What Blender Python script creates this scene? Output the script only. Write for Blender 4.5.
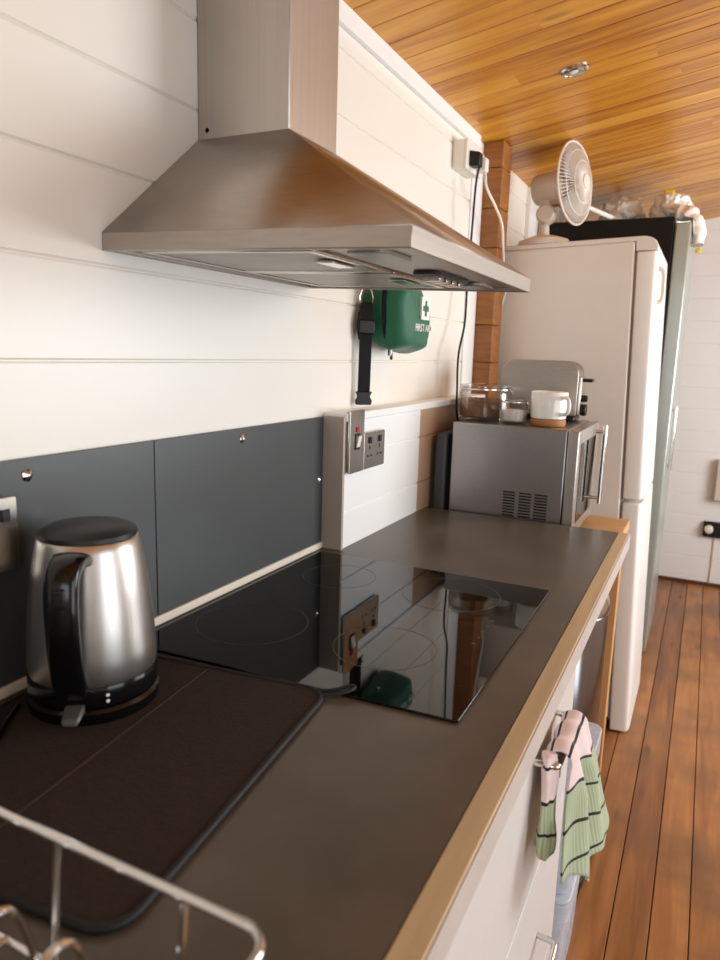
import bpy, bmesh, math, random
from mathutils import Vector, Matrix, noise
random.seed(7)
C = bpy.context.scene.collection
SC = bpy.context.scene
PI = math.pi
for o in list(bpy.data.objects):
    bpy.data.objects.remove(o)

# ------------------------------------------------------------------ camera
def cam_axes(yaw, pitch, roll):
    cy, sy = math.cos(yaw), math.sin(yaw)
    f = Vector((-sy*math.cos(pitch), cy*math.cos(pitch), math.sin(pitch)))
    r = Vector((cy, sy, 0)); u = r.cross(f)
    return r*math.cos(roll)+u*math.sin(roll), -r*math.sin(roll)+u*math.cos(roll), f
cr, cu, cf = cam_axes(0.4547, -0.1808, 0.03)
cd = bpy.data.cameras.new('camera'); cam = bpy.data.objects.new('camera', cd); C.objects.link(cam)
cam.matrix_world = Matrix(((cr.x, cu.x, -cf.x, .8201), (cr.y, cu.y, -cf.y, -.827), (cr.z, cu.z, -cf.z, 1.4562), (0, 0, 0, 1)))
cd.sensor_fit = 'HORIZONTAL'; cd.sensor_width = 36; cd.lens = 36*701.27/720
cd.clip_start = .02; cd.clip_end = 100
cd.dof.use_dof = True; cd.dof.focus_distance = 1.45; cd.dof.aperture_fstop = 6.5
SC.camera = cam

# ------------------------------------------------------------------ world, lights, exposure
SC.view_settings.view_transform = 'Standard'; SC.view_settings.look = 'None'
SC.view_settings.gamma = 1; SC.view_settings.use_curve_mapping = False
SC.view_settings.exposure = 0.16
try:
    SC.cycles.use_denoising = True
    SC.cycles.max_bounces = 10; SC.cycles.diffuse_bounces = 5; SC.cycles.transmission_bounces = 8
    SC.cycles.sample_clamp_indirect = 6
    SC.cycles.caustics_reflective = False; SC.cycles.caustics_refractive = False
except Exception:
    pass
W = bpy.data.worlds.new('sky'); SC.world = W; W.use_nodes = True
bg = W.node_tree.nodes['Background']; bg.inputs[0].default_value = (.80, .90, 1, 1); bg.inputs[1].default_value = 1.2

def area(name, loc, rot, sx, sy, power, col):
    l = bpy.data.lights.new(name, 'AREA'); l.shape = 'RECTANGLE'; l.size = sx; l.size_y = sy
    l.energy = power; l.color = col
    o = bpy.data.objects.new(name, l); C.objects.link(o); o.location = loc; o.rotation_euler = rot
    return o
RX = 2.75          # wall opposite the worktop
# daylight standing in the window openings of the walls outside the picture
area('daylight_far_window', (RX-.03, 2.15, 1.55), (0, PI/2, 0), 1.2, 1.7, 68, (.90, .96, 1.0))
area('daylight_glazed_door', (RX-.03, -.55, 1.2), (0, PI/2, 0), 1.9, 1.3, 19, (.86, .94, 1.0))
area('daylight_back_window', (1.6, -2.57, 1.6), (-PI/2, 0, PI), 1.3, 1.0, 9, (.94, .97, 1.0))

# ------------------------------------------------------------------ materials
def lin(c):
    return tuple(((v/255)/12.92 if v/255 <= .04045 else ((v/255+.055)/1.055)**2.4) for v in c)
def nm(name):
    m = bpy.data.materials.new(name); m.use_nodes = True
    nt = m.node_tree; return m, nt, nt.nodes['Principled BSDF']
def N(nt, t, **k):
    n = nt.nodes.new(t)
    for a, v in k.items(): setattr(n, a, v)
    return n
def mat(name, rgb, rough=.5, metal=0, var=.06, scale=12, stretch=(1, 1, 1), bump=0, bscale=None, bstretch=None, rvar=.0, trans=0, ior=1.45, alpha=1, coat=0, spec=.5, sheen=0):
    m, nt, p = nm(name)
    tc = N(nt, 'ShaderNodeTexCoord'); mp = N(nt, 'ShaderNodeMapping'); mp.inputs['Scale'].default_value = stretch
    nt.links.new(tc.outputs['Object'], mp.inputs[0])
    no = N(nt, 'ShaderNodeTexNoise'); no.inputs['Scale'].default_value = scale; no.inputs['Detail'].default_value = 5
    nt.links.new(mp.outputs[0], no.inputs[0])
    c = lin(rgb)
    cr_ = N(nt, 'ShaderNodeValToRGB')
    cr_.color_ramp.elements[0].position = .3; cr_.color_ramp.elements[1].position = .7
    cr_.color_ramp.elements[0].color = tuple(x*(1-var) for x in c)+(1,)
    cr_.color_ramp.elements[1].color = tuple(min(1, x*(1+var)) for x in c)+(1,)
    nt.links.new(no.outputs[0], cr_.inputs[0]); nt.links.new(cr_.outputs[0], p.inputs['Base Color'])
    p.inputs['Roughness'].default_value = rough; p.inputs['Metallic'].default_value = metal
    p.inputs['IOR'].default_value = ior; p.inputs['Transmission Weight'].default_value = trans
    p.inputs['Alpha'].default_value = alpha; p.inputs['Coat Weight'].default_value = coat
    p.inputs['Specular IOR Level'].default_value = spec; p.inputs['Sheen Weight'].default_value = sheen
    if rvar:
        mr = N(nt, 'ShaderNodeMapRange'); mr.inputs[3].default_value = rough-rvar; mr.inputs[4].default_value = rough+rvar
        nt.links.new(no.outputs[0], mr.inputs[0]); nt.links.new(mr.outputs[0], p.inputs['Roughness'])
    if bump:
        mp2 = N(nt, 'ShaderNodeMapping'); mp2.inputs['Scale'].default_value = bstretch or stretch
        nt.links.new(tc.outputs['Object'], mp2.inputs[0])
        n2 = N(nt, 'ShaderNodeTexNoise'); n2.inputs['Scale'].default_value = bscale or scale; n2.inputs['Detail'].default_value = 4
        nt.links.new(mp2.outputs[0], n2.inputs[0])
        b = N(nt, 'ShaderNodeBump'); b.inputs['Strength'].default_value = bump; b.inputs['Distance'].default_value = .002
        nt.links.new(n2.outputs[0], b.inputs['Height']); nt.links.new(b.outputs[0], p.inputs['Normal'])
    return m
def plank_mat(name, axis, pitch, off, cols, rough, knots=True, bump=.15, wear=None, rscale=1., seg=0):
    """varnished boards lying side by side along `axis`; each board takes its own tone"""
    m, nt, p = nm(name)
    L = nt.links.new
    tc = N(nt, 'ShaderNodeTexCoord'); sep = N(nt, 'ShaderNodeSeparateXYZ'); L(tc.outputs['Object'], sep.inputs[0])
    al, ac = ('X', 'Y') if axis == 'x' else ('Y', 'X')
    if axis == 'z': al, ac = 'X', 'Z'
    d = N(nt, 'ShaderNodeMath', operation='SUBTRACT'); L(sep.outputs[ac], d.inputs[0]); d.inputs[1].default_value = off
    q = N(nt, 'ShaderNodeMath', operation='DIVIDE'); L(d.outputs[0], q.inputs[0]); q.inputs[1].default_value = pitch
    fl = N(nt, 'ShaderNodeMath', operation='FLOOR'); L(q.outputs[0], fl.inputs[0])
    wn = N(nt, 'ShaderNodeTexWhiteNoise', noise_dimensions='1D'); L(fl.outputs[0], wn.inputs['W'])
    if seg:
        w0 = N(nt, 'ShaderNodeTexWhiteNoise', noise_dimensions='1D'); L(fl.outputs[0], w0.inputs['W'])
        sa = N(nt, 'ShaderNodeMath', operation='DIVIDE'); L(sep.outputs[al], sa.inputs[0]); sa.inputs[1].default_value = seg
        sb = N(nt, 'ShaderNodeMath', operation='ADD'); L(sa.outputs[0], sb.inputs[0]); L(w0.outputs['Value'], sb.inputs[1])
        sf = N(nt, 'ShaderNodeMath', operation='FLOOR'); L(sb.outputs[0], sf.inputs[0])
        sm = N(nt, 'ShaderNodeMath', operation='MULTIPLY_ADD'); L(sf.outputs[0], sm.inputs[0]); sm.inputs[1].default_value = 17.3; L(fl.outputs[0], sm.inputs[2])
        L(sm.outputs[0], wn.inputs['W'])
    # grain: coordinates stretched along the board and shifted per board
    sh = N(nt, 'ShaderNodeMath', operation='MULTIPLY'); L(wn.outputs['Value'], sh.inputs[0]); sh.inputs[1].default_value = 37
    a2 = N(nt, 'ShaderNodeMath', operation='ADD'); L(sep.outputs[al], a2.inputs[0]); L(sh.outputs[0], a2.inputs[1])
    cb = N(nt, 'ShaderNodeCombineXYZ')
    a3 = N(nt, 'ShaderNodeMath', operation='MULTIPLY'); L(a2.outputs[0], a3.inputs[0]); a3.inputs[1].default_value = .09
    L(a3.outputs[0], cb.inputs[0]); L(sep.outputs[ac], cb.inputs[1]); L(sh.outputs[0], cb.inputs[2])
    n1 = N(nt, 'ShaderNodeTexNoise'); n1.inputs['Scale'].default_value = 26*rscale; n1.inputs['Detail'].default_value = 6; n1.inputs['Distortion'].default_value = .6
    L(cb.outputs[0], n1.inputs[0])
    mix = N(nt, 'ShaderNodeMath', operation='MULTIPLY_ADD'); L(wn.outputs['Value'], mix.inputs[0]); mix.inputs[1].default_value = .34
    s2 = N(nt, 'ShaderNodeMath', operation='MULTIPLY_ADD'); L(n1.outputs[0], s2.inputs[0]); s2.inputs[1].default_value = 1.0; s2.inputs[2].default_value = -.16
    L(s2.outputs[0], mix.inputs[2])
    rp = N(nt, 'ShaderNodeValToRGB'); e = rp.color_ramp.elements
    e[0].position = .22; e[0].color = lin(cols[0])+(1,); e[1].position = .8; e[1].color = lin(cols[2])+(1,)
    mid = e.new(.5); mid.color = lin(cols[1])+(1,)
    L(mix.outputs[0], rp.inputs[0]); col = rp.outputs[0]
    if knots:
        cb2 = N(nt, 'ShaderNodeCombineXYZ')
        k1 = N(nt, 'ShaderNodeMath', operation='MULTIPLY'); L(a2.outputs[0], k1.inputs[0]); k1.inputs[1].default_value = 1.6
        k2 = N(nt, 'ShaderNodeMath', operation='MULTIPLY'); L(sep.outputs[ac], k2.inputs[0]); k2.inputs[1].default_value = 5
        L(k1.outputs[0], cb2.inputs[0]); L(k2.outputs[0], cb2.inputs[1]); L(sh.outputs[0], cb2.inputs[2])
        vo = N(nt, 'ShaderNodeTexVoronoi'); vo.inputs['Scale'].default_value = 1.3; L(cb2.outputs[0], vo.inputs['Vector'])
        kr = N(nt, 'ShaderNodeValToRGB'); kr.color_ramp.elements[0].position = .05; kr.color_ramp.elements[0].color = (.35, .35, .35, 1)
        kr.color_ramp.elements[1].position = .13; kr.color_ramp.elements[1].color = (1, 1, 1, 1)
        L(vo.outputs['Distance'], kr.inputs[0])
        mx = N(nt, 'ShaderNodeMix', data_type='RGBA', blend_type='MULTIPLY'); mx.inputs[0].default_value = .8
        L(col, mx.inputs[6]); L(kr.outputs[0], mx.inputs[7]); col = mx.outputs[2]
    if wear:
        n3 = N(nt, 'ShaderNodeTexNoise'); n3.inputs['Scale'].default_value = 3.5; n3.inputs['Detail'].default_value = 6; L(tc.outputs['Object'], n3.inputs[0])
        wr = N(nt, 'ShaderNodeValToRGB'); wr.color_ramp.elements[0].position = .45; wr.color_ramp.elements[1].position = .72
        L(n3.outputs[0], wr.inputs[0])
        mx2 = N(nt, 'ShaderNodeMix', data_type='RGBA'); L(wr.outputs[0], mx2.inputs[0]); L(col, mx2.inputs[6]); mx2.inputs[7].default_value = lin(wear)+(1,)
        col = mx2.outputs[2]
    L(col, p.inputs['Base Color']); p.inputs['Roughness'].default_value = rough
    b = N(nt, 'ShaderNodeBump'); b.inputs['Strength'].default_value = bump; b.inputs['Distance'].default_value = .0015
    L(n1.outputs[0], b.inputs['Height']); L(b.outputs[0], p.inputs['Normal'])
    return m

M = {}
M['wall'] = mat('cream_gloss_board_paint', (238, 232, 222), .34, var=.025, scale=3, stretch=(1, .3, 1), bump=.12, bscale=9, bstretch=(1, 1, 6))
M['wall_white'] = mat('white_board_paint', (240, 240, 238), .4, var=.02, scale=3, bump=.1, bscale=9, bstretch=(1, 1, 6))
M['groove'] = mat('board_joint_shadow_gap', (120, 108, 96), .8)
M['ceiling'] = plank_mat('varnished_pine_ceiling', 'x', .098, .02, ((162, 92, 20), (206, 138, 44), (226, 166, 70)), .32, rscale=1, seg=1.15)
M['floor'] = plank_mat('stained_pine_floor', 'y', .0935, .642, ((108, 64, 32), (150, 96, 50), (178, 122, 70)), .34, wear=(116, 80, 50), bump=.2)
M['dark_gap'] = mat('dark_gap_between_boards', (38, 24, 16), .9)
M['post'] = mat('red_brown_timber', (150, 96, 46), .5, var=.22, scale=10, stretch=(1, 1, 7), bump=.2)
M['pine'] = mat('oiled_pine', (206, 158, 104), .45, var=.14, scale=8, stretch=(1, 1, .12), bump=.08)
M['pine_y'] = mat('pine_strip_along_worktop', (196, 176, 142), .42, var=.1, scale=14, stretch=(4, .25, 4), bump=.06)
M['steel'] = mat('brushed_stainless_steel', (172, 164, 156), .36, 1, var=.05, scale=30, stretch=(1, .04, 6), bump=.05, bscale=160, bstretch=(.15, .02, 1), rvar=.05)
M['steel_v'] = mat('vertically_brushed_steel', (184, 178, 172), .36, 1, var=.05, scale=40, stretch=(4, 4, .05), bump=.04, bscale=180, bstretch=(1, 1, .01))
M['kettle'] = mat('kettle_brushed_steel', (196, 190, 184), .33, 1, var=.04, scale=60, stretch=(4, 4, .05), bump=.05, bscale=260, bstretch=(1, 1, .01))
M['steel_sat'] = mat('satin_steel_plate', (206, 198, 188), .22, 1, var=.04, scale=20)
M['chrome'] = mat('chrome', (215, 212, 208), .12, 1, var=.03)
M['mesh_steel'] = mat('grease_filter_metal', (170, 165, 158), .38, 1, var=.06, scale=20)
M['black_plastic'] = mat('black_plastic', (13, 12, 12), .45, var=.1)
M['black_gloss'] = mat('black_gloss_plastic', (10, 10, 11), .16, var=.1)
M['black_fabric'] = mat('black_webbing', (14, 14, 15), .85, var=.2, scale=300, bump=.4, bscale=400)
M['hob'] = mat('black_ceramic_glass', (4, 4, 5), .03, var=.2, spec=.5)
M['hob_mark'] = mat('printed_zone_ring', (70, 67, 66), .4)
M['worktop'] = mat('dark_concrete_laminate', (88, 81, 72), .33, var=.24, scale=7, bump=.05, bscale=120, rvar=.06)
M['panel'] = mat('slate_grey_splashback', (70, 73, 74), .33, var=.05, scale=6, bump=.04, bscale=60)
M['panel_edge'] = mat('light_panel_edge', (150, 148, 142), .5)
M['batten'] = mat('white_painted_batten', (226, 218, 204), .45, var=.06, scale=14, stretch=(1, .2, 1))
M['cab'] = mat('white_melamine', (216, 211, 206), .4, var=.02)
M['fridge'] = mat('white_enamel', (232, 229, 223), .33, var=.015)
M['fridge_grey'] = mat('grey_door_seal', (150, 142, 134), .6)
M['dark_steel'] = mat('black_cabinet_side', (16, 13, 10), .55, var=.2, spec=.3)
M['pale_door'] = mat('pale_silver_door', (176, 184, 178), .3, .55, var=.03)
M['green'] = mat('green_nylon', (22, 98, 68), .6, var=.12, scale=20, bump=.3, bscale=40, sheen=.2)
M['white_print'] = mat('white_print', (232, 236, 230), .6)
M['mat'] = mat('dark_brown_microfibre', (46, 34, 31), .9, var=.16, scale=90, bump=.5, bscale=260)
M['mat_edge'] = mat('black_piping', (24, 24, 26), .6, var=.1)
M['seam'] = mat('brown_seam_stitch', (70, 50, 44), .9)
M['white_plastic'] = mat('white_plastic', (232, 226, 216), .4, var=.02)
M['fan_plastic'] = mat('white_fan_plastic', (224, 214, 202), .4, var=.02)
M['fan_blade'] = mat('translucent_fan_blade', (226, 220, 212), .3, trans=.5, var=.02)
M['bag'] = mat('white_plastic_bag', (240, 240, 236), .5, var=.06, scale=20, bump=.4, bscale=30)
M['yellow'] = mat('yellow_tag', (226, 190, 30), .5)
M['glass'] = mat('clear_glass', (250, 248, 244), .03, var=0, trans=1, ior=1.45)
M['clear'] = mat('clear_crate_plastic', (214, 226, 240), .3, var=.04, trans=.55, ior=1.2)
M['sugar'] = mat('white_sugar', (240, 232, 224), .8, var=.04, scale=120, bump=.5, bscale=300)
M['coffee'] = mat('brown_tea_leaves', (128, 92, 60), .85, var=.4, scale=60, bump=.8, bscale=80)
M['ceramic'] = mat('white_glazed_ceramic', (236, 236, 230), .16, var=.02, coat=.3)
M['cork'] = mat('cork_base', (178, 122, 72), .7, var=.15, scale=60)
M['tray'] = mat('dark_grey_tray', (66, 68, 72), .5, var=.06)
M['red'] = mat('red_switch', (190, 30, 34), .35)
M['beige'] = mat('beige_plastic', (214, 202, 186), .45)
M['tan_shade'] = mat('shade_tinted_boards', (188, 156, 128), .42, var=.08, scale=6, stretch=(1, .2, 1))  # tan puts the shade and reflection by the microwave into the board colour
M['taupe'] = mat('taupe_painted_edge', (176, 160, 146), .45, var=.04, scale=8, stretch=(1, 1, .2))
M['lever'] = mat('smoky_clear_plastic', (96, 96, 98), .2, trans=.3)
M['lamp_glass'] = mat('frosted_lamp_glass', (214, 214, 210), .3, var=.02)
M['mw'] = mat('dark_brushed_microwave_steel', (160, 155, 154), .33, 1, var=.06, scale=30, stretch=(6, .04, 6), bump=.05, bscale=160, bstretch=(.15, .02, 1))
M['toaster'] = mat('dull_brushed_toaster_steel', (150, 140, 130), .4, 1, var=.05, scale=40, stretch=(4, 4, .05), bump=.04, bscale=180, bstretch=(1, 1, .01))
M['lip'] = mat('grey_white_lipping', (196, 186, 178), .45)
M['bin'] = mat('polished_bin_steel', (150, 148, 150), .16, 1, var=.05, scale=40, stretch=(4, 4, .05))
M['skirting'] = mat('dark_brown_skirting', (84, 50, 32), .5, var=.15)
M['rubber'] = mat('black_rubber', (20, 19, 18), .7)
M['frame'] = mat('white_window_frame', (236, 234, 230), .45)

def glass_fix():
    # thin, quick glass for jars: mostly see-through with a fresnel sheen
    m, nt, p = nm('jar_glass')
    nt.nodes.remove(p); out = nt.nodes['Material Output']
    t = N(nt, 'ShaderNodeBsdfTransparent'); t.inputs[0].default_value = (.985, .98, .97, 1)
    g = N(nt, 'ShaderNodeBsdfGlossy'); g.inputs['Roughness'].default_value = .06
    lw = N(nt, 'ShaderNodeFresnel'); lw.inputs[0].default_value = 1.42
    no = N(nt, 'ShaderNodeTexNoise'); no.inputs['Scale'].default_value = 14
    b = N(nt, 'ShaderNodeBump'); b.inputs['Strength'].default_value = .15; nt.links.new(no.outputs[0], b.inputs['Height'])
    nt.links.new(b.outputs[0], g.inputs['Normal'])
    mx = N(nt, 'ShaderNodeMixShader')
    fm = N(nt, 'ShaderNodeMath', operation='MULTIPLY'); fm.inputs[1].default_value = .55; nt.links.new(lw.outputs[0], fm.inputs[0])
    nt.links.new(fm.outputs[0], mx.inputs[0]); nt.links.new(t.outputs[0], mx.inputs[1]); nt.links.new(g.outputs[0], mx.inputs[2])
    nt.links.new(mx.outputs[0], out.inputs[0]); return m
M['jar'] = glass_fix()
def clear_plastic():
    m, nt, p = nm('translucent_crate')
    nt.nodes.remove(p); out = nt.nodes['Material Output']
    t = N(nt, 'ShaderNodeBsdfTransparent'); t.inputs[0].default_value = (.9, .94, 1, 1)
    d = N(nt, 'ShaderNodeBsdfPrincipled'); d.inputs['Base Color'].default_value = lin((232, 236, 242))+(1,); d.inputs['Roughness'].default_value = .25
    no = N(nt, 'ShaderNodeTexNoise'); no.inputs['Scale'].default_value = 9
    mr = N(nt, 'ShaderNodeMapRange'); mr.inputs[3].default_value = .35; mr.inputs[4].default_value = .75
    nt.links.new(no.outputs[0], mr.inputs[0])
    mx = N(nt, 'ShaderNodeMixShader'); nt.links.new(mr.outputs[0], mx.inputs[0])
    nt.links.new(t.outputs[0], mx.inputs[1]); nt.links.new(d.outputs[0], mx.inputs[2]); nt.links.new(mx.outputs[0], out.inputs[0]); return m
M['crate'] = clear_plastic()
def towel_mat():
    m, nt, p = nm('checked_tea_towel'); L = nt.links.new
    uv = N(nt, 'ShaderNodeUVMap'); sp = N(nt, 'ShaderNodeSeparateXYZ'); L(uv.outputs[0], sp.inputs[0])
    def band(src, a, b):
        g = N(nt, 'ShaderNodeMath', operation='GREATER_THAN'); L(src, g.inputs[0]); g.inputs[1].default_value = a
        l = N(nt, 'ShaderNodeMath', operation='LESS_THAN'); L(src, l.inputs[0]); l.inputs[1].default_value = b
        k = N(nt, 'ShaderNodeMath', operation='MULTIPLY'); L(g.outputs[0], k.inputs[0]); L(l.outputs[0], k.inputs[1]); return k.outputs[0]
    def fold(src, per, w):
        d = N(nt, 'ShaderNodeMath', operation='PINGPONG'); L(src, d.inputs[0]); d.inputs[1].default_value = per
        l = N(nt, 'ShaderNodeMath', operation='LESS_THAN'); L(d.outputs[0], l.inputs[0]); l.inputs[1].default_value = w; return l.outputs[0]
    v, u = sp.outputs[1], sp.outputs[0]
    pink = band(v, -.1, .066)
    wv = N(nt, 'ShaderNodeTexWave'); wv.inputs['Scale'].default_value = 46; wv.inputs['Distortion'].default_value = .4; L(uv.outputs[0], wv.inputs[0])
    gr = N(nt, 'ShaderNodeValToRGB'); gr.color_ramp.elements[0].color = lin((152, 168, 134))+(1,); gr.color_ramp.elements[1].color = lin((180, 190, 160))+(1,)
    L(wv.outputs[0], gr.inputs[0])
    m1 = N(nt, 'ShaderNodeMix', data_type='RGBA'); L(pink, m1.inputs[0]); L(gr.outputs[0], m1.inputs[6]); m1.inputs[7].default_value = lin((228, 208, 206))+(1,)
    off = N(nt, 'ShaderNodeMath', operation='ADD'); L(v, off.inputs[0]); off.inputs[1].default_value = -.0665
    bl = fold(off.outputs[0], .0262, .0024)
    m2 = N(nt, 'ShaderNodeMix', data_type='RGBA'); L(bl, m2.inputs[0]); L(m1.outputs[2], m2.inputs[6]); m2.inputs[7].default_value = lin((26, 26, 30))+(1,)
    L(m2.outputs[2], p.inputs['Base Color']); p.inputs['Roughness'].default_value = .9
    p.inputs['Sheen Weight'].default_value = .15
    return m
M['towel'] = towel_mat()

# ------------------------------------------------------------------ mesh helpers
class MB:
    def __init__(s): s.bm = bmesh.new()
    def box(s, x0, x1, y0, y1, z0, z1):
        b = s.bm
        v = [b.verts.new(p) for p in ((x0,y0,z0),(x1,y0,z0),(x1,y1,z0),(x0,y1,z0),(x0,y0,z1),(x1,y0,z1),(x1,y1,z1),(x0,y1,z1))]
        for f in ((0,3,2,1),(4,5,6,7),(0,1,5,4),(1,2,6,5),(2,3,7,6),(3,0,4,7)): b.faces.new([v[i] for i in f])
        return s
    def hexa(s, bot, top):
        b = s.bm; n = len(bot)
        B = [b.verts.new(p) for p in bot]; T = [b.verts.new(p) for p in top]
        b.faces.new(B[::-1]); b.faces.new(T)
        for i in range(n): b.faces.new((B[i], B[(i+1) % n], T[(i+1) % n], T[i]))
        return s
    def prism(s, pts, vec):
        return s.hexa(pts, [tuple(Vector(p)+Vector(vec)) for p in pts])
    def ring(s, outer, inner, vec):
        """a frame: outer loop, inner loop (same count), extruded along vec"""
        b = s.bm; n = len(outer); vec = Vector(vec)
        a = [b.verts.new(p) for p in outer]; c = [b.verts.new(p) for p in inner]
        a2 = [b.verts.new(Vector(p)+vec) for p in outer]; c2 = [b.verts.new(Vector(p)+vec) for p in inner]
        for i in range(n):
            j = (i+1) % n
            b.faces.new((a[i], c[i], c[j], a[j])); b.faces.new((a2[i], a2[j], c2[j], c2[i]))
            b.faces.new((a[i], a[j], a2[j], a2[i])); b.faces.new((c[i], c2[i], c2[j], c[j]))
        return s
    def lathe(s, prof, c=(0, 0, 0), n=40, axis='z', cap=True):
        b = s.bm; rows = []
        for r, h in prof:
            row = []
            for i in range(n):
                t = 2*PI*i/n
                if axis == 'z': p = (c[0]+r*math.cos(t), c[1]+r*math.sin(t), c[2]+h)
                elif axis == 'x': p = (c[0]+h, c[1]+r*math.cos(t), c[2]+r*math.sin(t))
                else: p = (c[0]+r*math.cos(t), c[1]+h, c[2]+r*math.sin(t))
                row.append(b.verts.new(p))
            rows.append(row)
        for k in range(len(rows)-1):
            for i in range(n):
                j = (i+1) % n; b.faces.new((rows[k][i], rows[k][j], rows[k+1][j], rows[k+1][i]))
        if cap:
            if prof[0][0] > 1e-5: b.faces.new(rows[0][::-1])
            if prof[-1][0] > 1e-5: b.faces.new(rows[-1])
        return s
    def tube(s, path, r, n=10, closed=False, flat=None):
        """tube along path; flat=(w,h) for a strap-like section; r may be a list"""
        b = s.bm; P = [Vector(p) for p in path]; m = len(P); rows = []
        up = None
        for i in range(m):
            if closed: t = P[(i+1) % m]-P[i-1]
            else: t = P[min(i+1, m-1)]-P[max(i-1, 0)]
            t.normalize()
            if up is None:
                up = Vector((0, 0, 1)) if abs(t.z) < .9 else Vector((1, 0, 0))
            a = up-t*up.dot(t)
            if a.length < 1e-4: a = t.orthogonal()
            a.normalize(); up = a; c = t.cross(a)
            rr = r[i] if isinstance(r, (list, tuple)) else r
            row = []
            for k in range(n):
                th = 2*PI*k/n
                row.append(b.verts.new(P[i]+a*math.cos(th)*rr+c*math.sin(th)*rr))
            rows.append(row)
        R = range(m if closed else m-1)
        for i in R:
            A, B = rows[i], rows[(i+1) % m]
            for k in range(n):
                l = (k+1) % n; b.faces.new((A[k], A[l], B[l], B[k]))
        if not closed:
            b.faces.new(rows[0][::-1]); b.faces.new(rows[-1])
        return s
    def cyl(s, p, q, r, n=20): return s.tube([p, q], r, n)
    def blob(s, c, rad, sc=(1, 1, 1), amp=.2, freq=3, seed=0, sub=4):
        t = bmesh.new(); bmesh.ops.create_icosphere(t, subdivisions=sub, radius=1)
        vm = {}
        for v in t.verts:
            d = v.co.normalized(); k = 1+amp*noise.noise(d*freq+Vector((seed, seed*2, 0)))+amp*.5*noise.noise(d*freq*2.7+Vector((0, seed, 5)))
            vm[v] = s.bm.verts.new((c[0]+d.x*rad*sc[0]*k, c[1]+d.y*rad*sc[1]*k, c[2]+d.z*rad*sc[2]*k))
        for f in t.faces: s.bm.faces.new([vm[v] for v in f.verts])
        t.free(); return s
    def build(s, name, m, parent=None, bevel=0, smooth=40, seg=2):
        bmesh.ops.recalc_face_normals(s.bm, faces=s.bm.faces)
        me = bpy.data.meshes.new(name); s.bm.to_mesh(me); s.bm.free()
        me.materials.append(M[m] if isinstance(m, str) else m)
        if smooth:
            for p in me.polygons: p.use_smooth = True
            me.set_sharp_from_angle(angle=math.radians(smooth))
        o = bpy.data.objects.new(name, me); C.objects.link(o)
        if parent: o.parent = parent
        if bevel:
            b = o.modifiers.new('bevel', 'BEVEL'); b.width = bevel; b.segments = seg; b.limit_method = 'ANGLE'; b.angle_limit = math.radians(40)
            b.harden_normals = False
        return o
def rrect(x0, x1, y0, y1, r, n=6):
    pts = []
    for cx, cy, a in ((x1-r, y1-r, 0), (x0+r, y1-r, 90), (x0+r, y0+r, 180), (x1-r, y0+r, 270)):
        for k in range(n+1):
            t = math.radians(a+90*k/n); pts.append((cx+r*math.cos(t), cy+r*math.sin(t)))
    return pts
def tag(o, label=None, cat=None, group=None, kind=None):
    if label: o['label'] = label
    if cat: o['category'] = cat
    if group: o['group'] = group
    if kind: o['kind'] = kind
    return o
def thing(name, label, cat, loc=(0, 0, 0), rot=(0, 0, 0), group=None):
    o = bpy.data.objects.new(name, None); C.objects.link(o); o.location = loc; o.rotation_euler = rot
    o.empty_display_size = .05
    return tag(o, label, cat, group)
def struct(o, label=None): o['kind'] = 'structure'; (tag(o, label) if label else None); return o
def smooth_path(pts, n=8):
    P = [Vector(p) for p in pts]; out = []
    for i in range(len(P)-1):
        p0, p1, p2, p3 = P[max(i-1, 0)], P[i], P[i+1], P[min(i+2, len(P)-1)]
        for k in range(n):
            t = k/n
            out.append(.5*((2*p1)+(p2-p0)*t+(2*p0-5*p1+4*p2-p3)*t*t+(3*p1-p0-3*p2+p3)*t*t*t))
    out.append(P[-1]); return out

# ================================================================== THE SETTING
CT = .98                   # worktop height
YB, YF = -2.6, 4.2         # back and far walls
SL = .17                   # slope of the ceiling
def ceil_z(x): return 2.205+SL*x
# floor
m = MB(); x = .642-.0935*8
while x < RX:
    m.box(max(x+.0012, -.02), min(x+.0923, RX), YB, YF, -.02, 0); x += .0935
struct(m.build('floor', 'floor', bevel=.0015, seg=1))
struct(MB().box(-.1, RX+.1, YB-.1, YF+.1, -.04, -.012).build('floor_underlay', 'dark_gap'))
# ceiling
ang = math.atan(SL); CL = RX/math.cos(ang)
m = MB(); y = .02-.098*28
while y < YF:
    if y+.096 > YB: m.box(-.02, CL+.05, max(y+.0012, YB), min(y+.0968, YF), 0, .018)
    y += .098
o = struct(m.build('ceiling', 'ceiling', bevel=.0022, seg=1)); o.location = (0, 0, 2.205); o.rotation_euler = (0, -ang, 0)
o = struct(MB().box(-.1, CL+.1, YB-.1, YF+.1, .0145, .03).build('ceiling_backing', 'dark_gap')); o.location = (0, 0, 2.205); o.rotation_euler = (0, -ang, 0)
# board-lined walls
def boards(name, f, a0, a1, z0, z1, m_, z_first=1.4305-.1385*12, pitch=.1385, label=None):
    """horizontal boards; f maps (along, depth, z) to a point; depth 0 is the face, negative goes into the wall"""
    mb = MB(); z = z_first
    while z < z1:
        lo, hi = max(z, z0), min(z+pitch, z1)
        if hi-lo > .004:
            c = .0045
            prof = [(-.018, lo), (-.005, lo), (-.005, lo+.0014), (0, lo+c), (0, hi-c*.6), (-.002, hi), (-.018, hi)]
            mb.prism([f(a0, d, zz) for d, zz in prof], Vector(f(a1, 0, 0))-Vector(f(a0, 0, 0)))
        z += pitch
    o = mb.build(name, m_, smooth=0); struct(o, label); return o
boards('wall_left', lambda a, d, z: (d, a, z), YB, 4.2, 0, 2.26, 'wall')
struct(MB().box(-.08, -.014, YB-.06, YF+.06, -.02, 2.3).build('wall_left_backing', 'groove'))
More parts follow.
